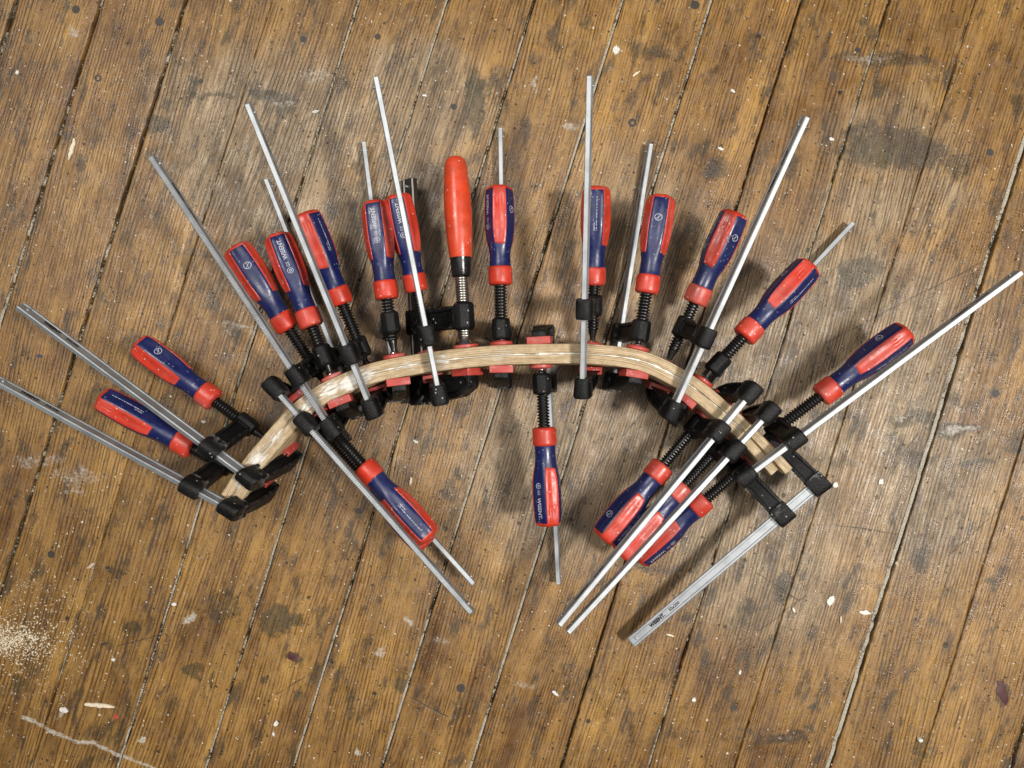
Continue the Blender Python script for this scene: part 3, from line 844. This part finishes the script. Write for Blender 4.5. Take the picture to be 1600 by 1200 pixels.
GROUP = 'bar clamps gripping the bent wood strip'
FACE = {'circle': 1, 'text': 3, 'lines': 5, 'red': 2}
REPORT = []
def clamp(no, kind, tip, rail2, spA, spB, arm, face, label, skew=0.0, T=62.0, ztip=None, zhead=None, zsp=78, name='bar_clamp', zA=None):
    """tip: rail tip pixel; rail2: second pixel on the rail; spA/spB: handle end and collar front pixels; arm: pixel on the sliding arm ('r' on rail, 's' on spindle)"""
    if kind == 'D':
        zA = zsp if zA is None else zA
        A, B = px(*spA, zA), px(*spB, zsp)
        u = (B - A).normalized()
        R0 = px(*tip, ztip if ztip is not None else 9)
        S = B
    else:
        R0 = px(*tip, ztip); R1 = px(*rail2, zhead)
        u = (R1 - R0).normalized()
        mx, my = spA[0] * .35 + spB[0] * .65, spA[1] * .35 + spB[1] * .65
        best = None
        zs = np.linspace(8, 140, 265)
        dd = []
        for z in zs:
            q = px(mx, my, z) - R0
            dd.append((q - u * q.dot(u)).length)
        lo = [(abs(d - T), z) for d, z in zip(dd, zs)]
        zmin = zs[int(np.argmin(dd))]
        cand = [x for x in lo if (x[1] <= zmin if kind in 'UF' else x[1] >= zmin)]
        z = min(cand)[1]
        S = px(mx, my, z)
    q = S - R0
    vv = q - u * q.dot(u)
    T = vv.length
    v = vv.normalized()
    ww = u.cross(v)
    hit = lam_hit(S, u)
    thalf = TH / 2 / max(.7, hit[2])
    t_near, t_far = hit[0] - thalf, hit[0] + thalf        # along u from S
    s0 = S.dot(u)
    head_u = s0 + t_far + 24.2                            # u coordinate of the rail head end
    tip_u = R0.dot(u)
    L = head_u - tip_u
    O = R0 + u * L
    X = lambda t: t + s0 - head_u                         # param from S -> local x
    e = empty(name)
    e.matrix_world = Matrix(((u.x, v.x, ww.x, O.x * MM), (u.y, v.y, ww.y, O.y * MM), (u.z, v.z, ww.z, O.z * MM), (0, 0, 0, 1)))
    tag(e, label, 'clamp', GROUP)
    old = kind == 'R'
    k = 1.15 if old else 1.0
    rail = link('rail', rail_mesh(L, old, 0.46 if no in (1, 3, 19) else 0.27, -2 - skew * T + (10 if old else 0)), DARK_STEEL if old else ZINC, e)
    pin = link('rail_pin', MB().rings([[(-L + 9 + 1.5 * math.cos(a * math.pi / 5), 1.5 * math.sin(a * math.pi / 5), z) for a in range(10)] for z in (-4.2 * k * (1.3 if old else 1), 4.2 * k * (1.3 if old else 1))]).mesh('rail_pin', bevel=.4), ZINC, rail)
    if not old:
        for sgn in (1, -1):
            pm = MB()
            for vf in (shift(T_RAIL, 0, 0), shift(T_SIZE, 28.5, 0)):
                pm.add([(-L + 30 + a, b * .98, 2.30) if sgn > 0 else (-L + 78 - a, b * .98, -2.30) for a, b in vf[0]], vf[1])
            link('printed_mark', pm.mesh('printed_mark', smooth=0), INK_BLACK, rail)
    jaw = link('fixed_jaw', fixed_jaw_mesh(T, k, skew, 1.6 if old else 1.0), CAST, e)
    link('jaw_cap', jaw_cap_mesh(T), RED_CAP, jaw)
    if not old:
        for sgn in (1, -1):
            em = MB(); em.add([(-10 - sgn * b * .8 - skew * T * .5, T * .5 - 14 + a if sgn < 0 else T * .5 + 14 - a, sgn * 4.75) for a, b in T_EMB[0]], T_EMB[1])
            link('cast_lettering', em.mesh('cast_lettering', smooth=0), CAST, jaw)
    # spindle side
    if arm[0] == 'r': xa = closest_on_line(O, u, arm[1], arm[2])
    else: xa = X(closest_on_line(S, u, arm[1], arm[2]))
    xcol = X(closest_on_line(S, u, *spB))
    xpad = X(t_near)
    xa = min(xa, xpad - 14)
    sl = link('sliding_arm', sliding_arm_mesh(T, k), CAST, e); sl.location.x = xa * MM
    if old: sl.scale.x = 1.3
    REPORT.append((no, 'L %.0f T %.0f z_sp %.0f z_head %.0f' % (L, T, S.z, O.z), 'collar->pad %.0f arm->pad %.0f col->arm %.0f tilt %.0f' % (xpad - xcol, xpad - xa, xa - xcol, math.degrees(math.asin(u.z)))))
    xend = xpad - 7.5
    sp = link('spindle', thread_mesh(xcol - 3, xend, 6.7 if not old else 7.6, 4.7 if not old else 6.2, 3.3 if not old else 2.7, 12 if not old else 4), BRIGHT_THREAD if old else BLACK_THREAD, e)
    sp.location = (0, T * MM, 0)
    # ball joint and pressure pad, turned to lie flat on the wood
    if not old:
        bm_ = MB().lathe([(xend - 1.0, 2.6), (xend, 3.8), (xend + 1.6, 4.5), (xend + 3.4, 4.4), (xend + 4.6, 3.2)], 16).mesh('ball_tip', smooth=60)
    else:
        bm_ = MB().lathe([(xend - 3, 5.6), (xend - 1, 6.2), (xend + 1.5, 8.6), (xend + 3, 9.2), (xend + 4.5, 8.0)], 24).mesh('ball_tip', smooth=50)
    bt = link('ball_tip', bm_, BALL, sp)
    rp = 14.5 if old else 12.3
    pad = link('pressure_pad', MB().lathe([(-5.6, 5.6), (-4.6, 6.6), (-4.1, rp - .6), (-3.4, rp), (-.9, rp), (-.2, rp - .8)], 32).mesh('pressure_pad', smooth=40), RED_CAP, e)
    nn = Vector((hit[1].x, hit[1].y, 0))
    if nn.dot(u) < 0: nn = -nn
    R = Matrix((u, v, ww))                                # world -> local
    ln = R @ nn
    pad.matrix_local = Matrix.Translation(Vector((xpad, T, 0)) * MM) @ Vector((1, 0, 0)).rotation_difference(ln).to_matrix().to_4x4()
    # handle
    if old:
        a, b = wood_handle_meshes()
        h = link('handle', a, RED_PAINT, e)
        link('ferrule', b, FERRULE, h)
        h.location = ((xcol - 20) * MM, T * MM, 0)
    else:
        h = link('handle', HB, BLUE, e)
        link('collar', HC, RED, h)
        link('end_cap', HE, RED, h)
        for pm in HPAN: link('grip_panel', pm, RED, h)
        for pm in (MCIRC, MTXT, MLINE): link('printed_mark', pm, INK_WHITE, h)
        hc = O + u * (xcol - 60) + v * T
        toc = Vector((0, 0, CAM_H)) - hc
        up = (toc - u * toc.dot(u)).normalized()
        ri = u.cross(up)
        dl = math.radians(face[1])
        dr = up * math.cos(dl) + ri * math.sin(dl)
        th = math.atan2(dr.dot(ww), dr.dot(v))
        h.rotation_euler[0] = th - FACE[face[0]] * math.pi / 3
        h.location = (xcol * MM, T * MM, 0)
        hs = 1.09 if no in (1, 2, 3, 13, 14, 15, 18) else 1.03
        h.scale = (hs if no in (1, 18) else 1.0, hs, hs)
    return e

#      no kind tip          rail2        handle end   collar       arm on            facing
clamp(1, 'U', (-8, 592), (335, 780), (150, 626), (303, 697), ('r', 300, 762), ('lines', -32), 'clamp at far left end of the strip, lowest of the two long leftward rails', ztip=106, zhead=101, T=62, skew=.28)
clamp(2, 'U', (32, 478), (372, 732), (208, 545), (340, 622), ('r', 330, 702), ('circle', -24), 'clamp second from left end, handle with circle emblem lying alone above its rail', ztip=104, zhead=101, T=62, skew=.28)
clamp(3, 'U', (238, 245), (495, 634), (369, 384), (451, 515), ('r', 466, 586), ('circle', 0), 'clamp with coarse bright rail teeth, circle emblem handle leftmost of the upper fan', ztip=145, zhead=100)
clamp(4, 'D', (417, 281), None, (436, 377), (488, 510), ('s', 516, 552), ('text', 0), 'clamp with lettered handle squeezed between two long rails, its own rail underneath', zsp=78)
clamp(5, 'U', (388, 163), (570, 612), (480, 325), (533, 476), ('r', 551, 552), ('lines', -42), 'clamp whose long rail crosses its scuffed red grip, left of the wood strip crown', ztip=148, zhead=100)
clamp(6, 'D', (568, 223), None, (586, 318), (605, 467), ('s', 611, 504), ('text', 12), 'clamp with lettered handle and short rail, left half covered grip touching the next handle', zsp=78)
clamp(7, 'U', (587, 121), (683, 602), (620, 292), (650, 455), ('r', 669, 524), ('text', 8), 'clamp whose rail tip reaches high above, directly left of the plain red wooden handle', ztip=152, zhead=100)
clamp(8, 'R', (639, 280), (652, 515), (707, 258), (724, 433), ('s', 728, 494), ('red', 0), 'older clamp with plain red wooden handle, black ferrule and bright thread', ztip=24, zhead=24, T=72, zsp=70)
clamp(9, 'D', (782, 201), None, (780, 293), (782, 445), ('s', 784, 514), ('red', 0), 'clamp at the crown with red grip facing up between two blue panels', zsp=78)
clamp(10, 'D', (873, 912), None, (857, 815), (850, 668), ('s', 847, 600), ('text', -38), 'lone clamp pointing straight down from the middle of the strip', zsp=76)
clamp(11, 'U', (922, 119), (911, 585), (930, 287), (929, 445), ('r', 912, 483), ('lines', 0), 'clamp with upright rail lying over its handle, right of the crown', ztip=150, zhead=100)
clamp(12, 'D', (1015, 226), None, (1033, 313), (1010, 458), ('s', 996, 516), ('circle', 0), 'clamp with centred circle emblem on its handle and rail showing along its left', zsp=78)
clamp(13, 'U', (1258, 183), (1060, 618), (1148, 328), (1086, 474), ('r', 1101, 527), ('circle', -46), 'clamp with the long slanting rail right beside its dull worn red grip, upper right', ztip=150, zhead=100)
clamp(14, 'D', (1332, 350), None, (1268, 412), (1161, 527), ('s', 1115, 563), ('lines', -52), 'clamp with thin short rail poking from its handle end at upper right', zsp=78)
clamp(15, 'U', (872, 975), (1166, 620), (945, 842), (1035, 726), ('r', 1125, 677), ('circle', -46), 'clamp pointing down left with circle emblem handle, upper of two parallel long rails', ztip=128, zhead=108)
clamp(16, 'U', (887, 987), (1194, 652), (990, 850), (1068, 757), ('r', 1146, 704), ('red', 15), 'clamp with handle mostly hidden under two parallel long rails, lower rail of the pair', ztip=118, zhead=106)
clamp(17, 'F', (986, 1004), (1268, 765), (1004, 876), (1101, 776), ('r', 1224, 795), ('red', 4), 'clamp lying flat with broad printed rail face up at the right end', ztip=22, zhead=66, T=64)
clamp(18, 'U', (1593, 425), (1182, 731), (1402, 512), (1286, 625), ('r', 1243, 690), ('circle', 52), 'clamp with long rail reaching the right picture edge, scuffed red grip facing up', ztip=140, zhead=101)
clamp(19, 'U', (738, 957), (434, 612), (680, 860), (566, 742), ('r', 474, 654), ('text', -62), 'clamp pointing down right whose coarse toothed rail covers its own handle', ztip=138, zhead=104)
clamp(20, 'D', (741, 913), None, (659, 828), (568, 727), ('s', 515, 672), ('lines', 0), 'clamp with small printed lines on blue grip, thin rail end poking out lower down', zsp=80, zA=90, ztip=40)
for r in REPORT: print('CLAMP', *r)

# ------------------------------------------------------------------ chips and dust on the floor
def chip(xp, yp, l, wd, ang, mat, name, label, cat, h=1.4, curl=0.0, n=9, pointed=.5):
    """flat irregular flake: l, wd in photo pixels on the floor, ang degrees in the photo (clockwise from +x)"""
    l, wd = l / PXM * .92, wd / PXM * .85
    m = MB()
    rr = random.Random(int(xp * 7 + yp))
    rings = []
    for i in range(n):
        s = i / (n - 1) * 2 - 1
        hw = wd / 2 * max(.12, (1 - abs(s) ** 2.2 * (1 if (s > 0 or pointed > .8) else pointed))) * rr.uniform(.78, 1.1)
        zc = .25 + curl * (s * s) * l * .25
        x = s * l / 2
        oy = rr.uniform(-.12, .12) * wd
        rings.append([(x, oy - hw, zc), (x, oy - hw * .8, zc + h), (x, oy + hw * .7, zc + h * rr.uniform(.7, 1.1)), (x, oy + hw, zc)])
    m.rings(rings)
    o = link(name, m.mesh(name, smooth=25), mat)
    o.location = px(xp, yp) * MM
    o.location.z = 0.0003
    o.rotation_euler[2] = -math.radians(ang)
    tag(o, label, cat, 'chips and flakes lying on the floorboards')
W, P_ = CHIP_WHITE, CHIP
chip(157, 1102, 52, 8, 6, P_, 'wood_splinter', 'long pale splinter lying level near the lower left corner', 'splinter')
chip(101, 1109, 15, 10, 12, W, 'paint_flake', 'rounded white flake just left of the long pale splinter', 'flake')
chip(113, 234, 38, 8, 105, P_, 'wood_sliver', 'narrow pale sliver standing upright beside a dark joint, upper left', 'sliver', curl=.05)
chip(144, 883, 16, 7, -35, FELT, 'wood_chip', 'pinkish chip lying across a board joint at left', 'chip', h=2.4)
chip(963, 78, 12, 18, 8, W, 'paint_flake', 'large round white flake between rails at the top', 'flake', n=8, h=1)
chip(494, 175, 12, 7, -10, W, 'wood_chip', 'cream chip on the boards above a long rail, upper left quarter', 'chip')
chip(664, 150, 9, 5, 10, W, 'wood_chip', 'tiny cream chip right of the tallest left rail tip', 'chip')
chip(1145, 143, 9, 6, 40, W, 'paint_flake', 'small bright flake on the reddish boards, upper right', 'flake')
chip(1126, 233, 11, 6, 20, W, 'paint_flake', 'angular flake beside a faint curl of fibre, right of the centre rail', 'flake')
chip(994, 116, 16, 5, -35, P_, 'wood_shaving', 'slim curved shaving below the large round white flake', 'shaving', curl=.1)
chip(1299, 218, 9, 8, 30, W, 'paint_flake', 'square white flake just right of the slanting rail tip', 'flake')
chip(1298, 938, 18, 14, -60, CHIP_WHITE, 'paint_flake', 'triangular translucent flake on the boards below the flat clamp head', 'flake', h=.7)
chip(1351, 957, 21, 9, 8, CHIP_WHITE, 'paint_flake', 'oval translucent flake next to the wide pale joint, lower right', 'flake', h=.7, pointed=1)
chip(1313, 968, 13, 3, 95, P_, 'wood_shaving', 'thin straight shaving between the triangular and oval flakes', 'shaving')
chip(1240, 953, 10, 5, 70, W, 'wood_chip', 'small curved chip left of the triangular flake', 'chip')
chip(1047, 992, 15, 4, 14, P_, 'wood_shaving', 'thin pale shaving right of the flat rail print', 'shaving')
chip(1436, 1154, 8, 8, 0, W, 'wood_pellet', 'bright round pellet near the bottom right corner', 'pellet', h=4)
chip(1156, 1050, 8, 6, 90, W, 'paint_flake', 'white speck on the boards right of the lower crack, bottom centre right', 'flake')
chip(1084, 1093, 7, 9, 20, W, 'paint_flake', 'white oval speck beside a dark joint, bottom centre right', 'flake')
chip(432, 1130, 7, 13, 20, W, 'paint_flake', 'upright cream flake near the bottom, left of centre', 'flake')
chip(428, 1146, 4, 10, -20, W, 'wood_chip', 'thin cream chip just below the upright cream flake', 'chip')
chip(273, 944, 8, 7, 20, W, 'paint_flake', 'white flake right beside a dusty joint, lower left', 'flake')
chip(178, 1030, 7, 6, 20, W, 'paint_flake', 'round white flake below the dark green stain, lower left', 'flake')
chip(650, 690, 9, 6, 30, W, 'wood_chip', 'cream chip on bare boards inside the arch of the strip', 'chip')
chip(642, 752, 14, 5, 100, P_, 'wood_shaving', 'curled shaving inside the arch, near the blue grip with lines', 'shaving', curl=.15)
chip(319, 659, 8, 6, 10, W, 'wood_chip', 'cream chip between the left handle and the long printed rail', 'chip')
chip(1305, 758, 9, 14, 25, W, 'paint_flake', 'jagged cream flake right of the flat clamp jaw', 'flake')
chip(1376, 753, 8, 13, 20, W, 'paint_flake', 'cream flake on pale worn boards, right of the flat clamp', 'flake')
chip(868, 1083, 14, 6, 40, W, 'wood_chip', 'white forked crumb at bottom centre left of a dark joint', 'crumb')
chip(28, 114, 5, 10, 15, W, 'paint_flake', 'white fleck beside the first joint in the upper left corner', 'flake')

PURPLE = flat('dried_maroon_paint', (0.070, 0.022, 0.024), 0.45)
REDP = flat('dried_red_paint', (0.42, 0.045, 0.035), 0.5)
chip(458, 1025, 20, 17, 40, PURPLE, 'paint_blotch', 'dried maroon paint blotch on amber boards, lower left', 'paint blotch', h=.25, pointed=.9)
chip(1566, 1082, 44, 19, 70, PURPLE, 'paint_blotch', 'long dried maroon paint blotch near the right edge, low down', 'paint blotch', h=.25, pointed=.9)
chip(182, 1120, 9, 8, 40, REDP, 'paint_spot', 'small bright red paint spot beside the long pale splinter', 'paint spot', h=.25)
chip(62, 556, 9, 6, 10, flat('dried_blue_paint', (0.03, 0.035, 0.13), 0.5), 'paint_spot', 'small dark blue paint spot between the two leftmost rails', 'paint spot', h=.25)
dust = MB()
def fleck(xp, yp, s):
    c = px(xp, yp); a = rng.random() * 6.28; l = s * rng.uniform(.6, 1.8); wv = s * rng.uniform(.4, .8)
    ca, sa = math.cos(a), math.sin(a); h = rng.uniform(.25, .8)
    pts = [(-l, -wv * .4, .05), (l * .3, -wv, .05), (l, wv * .3, .05), (-l * .4, wv, .05)]
    vs = [(c.x + x * ca - y * sa, c.y + x * sa + y * ca, z + .1) for x, y, z in pts]
    top = [(c.x + (x * ca - y * sa) * .7, c.y + (x * sa + y * ca) * .7, z + .1 + h) for x, y, z in pts]
    dust.add(vs + top, [(4, 5, 6, 7), (0, 1, 5, 4), (1, 2, 6, 5), (2, 3, 7, 6), (3, 0, 4, 7)])
for _ in range(2600):
    fleck(rng.uniform(-60, 1660), rng.uniform(-50, 1250), abs(rng.gauss(0, .38)) + .2)
for _ in range(1000):
    fleck(rng.gauss(12, 36), rng.gauss(1000, 17), rng.uniform(.6, 1.3))
for _ in range(420):
    fleck(rng.gauss(50, 55), rng.gauss(985, 55), rng.uniform(.4, 1.1))
for x, y, s, k in ((40, 913, 10, 50), (120, 1010, 30, 50), (60, 1075, 30, 50), (660, 700, 30, 30), (1350, 760, 70, 60), (540, 330, 60, 70), (930, 560, 60, 60), (1500, 90, 30, 40), (1020, 60, 40, 40), (870, 760, 80, 80), (1230, 960, 90, 80), (560, 410, 50, 60), (620, 560, 50, 50), (1450, 1050, 90, 80)):
    for _ in range(k): fleck(rng.gauss(x, s), rng.gauss(y, s), rng.uniform(.25, .7))
tag(link('sawdust', dust.mesh('sawdust', smooth=0), CHIP), 'pale sawdust specks scattered on the boards, thickest at lower left', 'sawdust', kind='stuff')
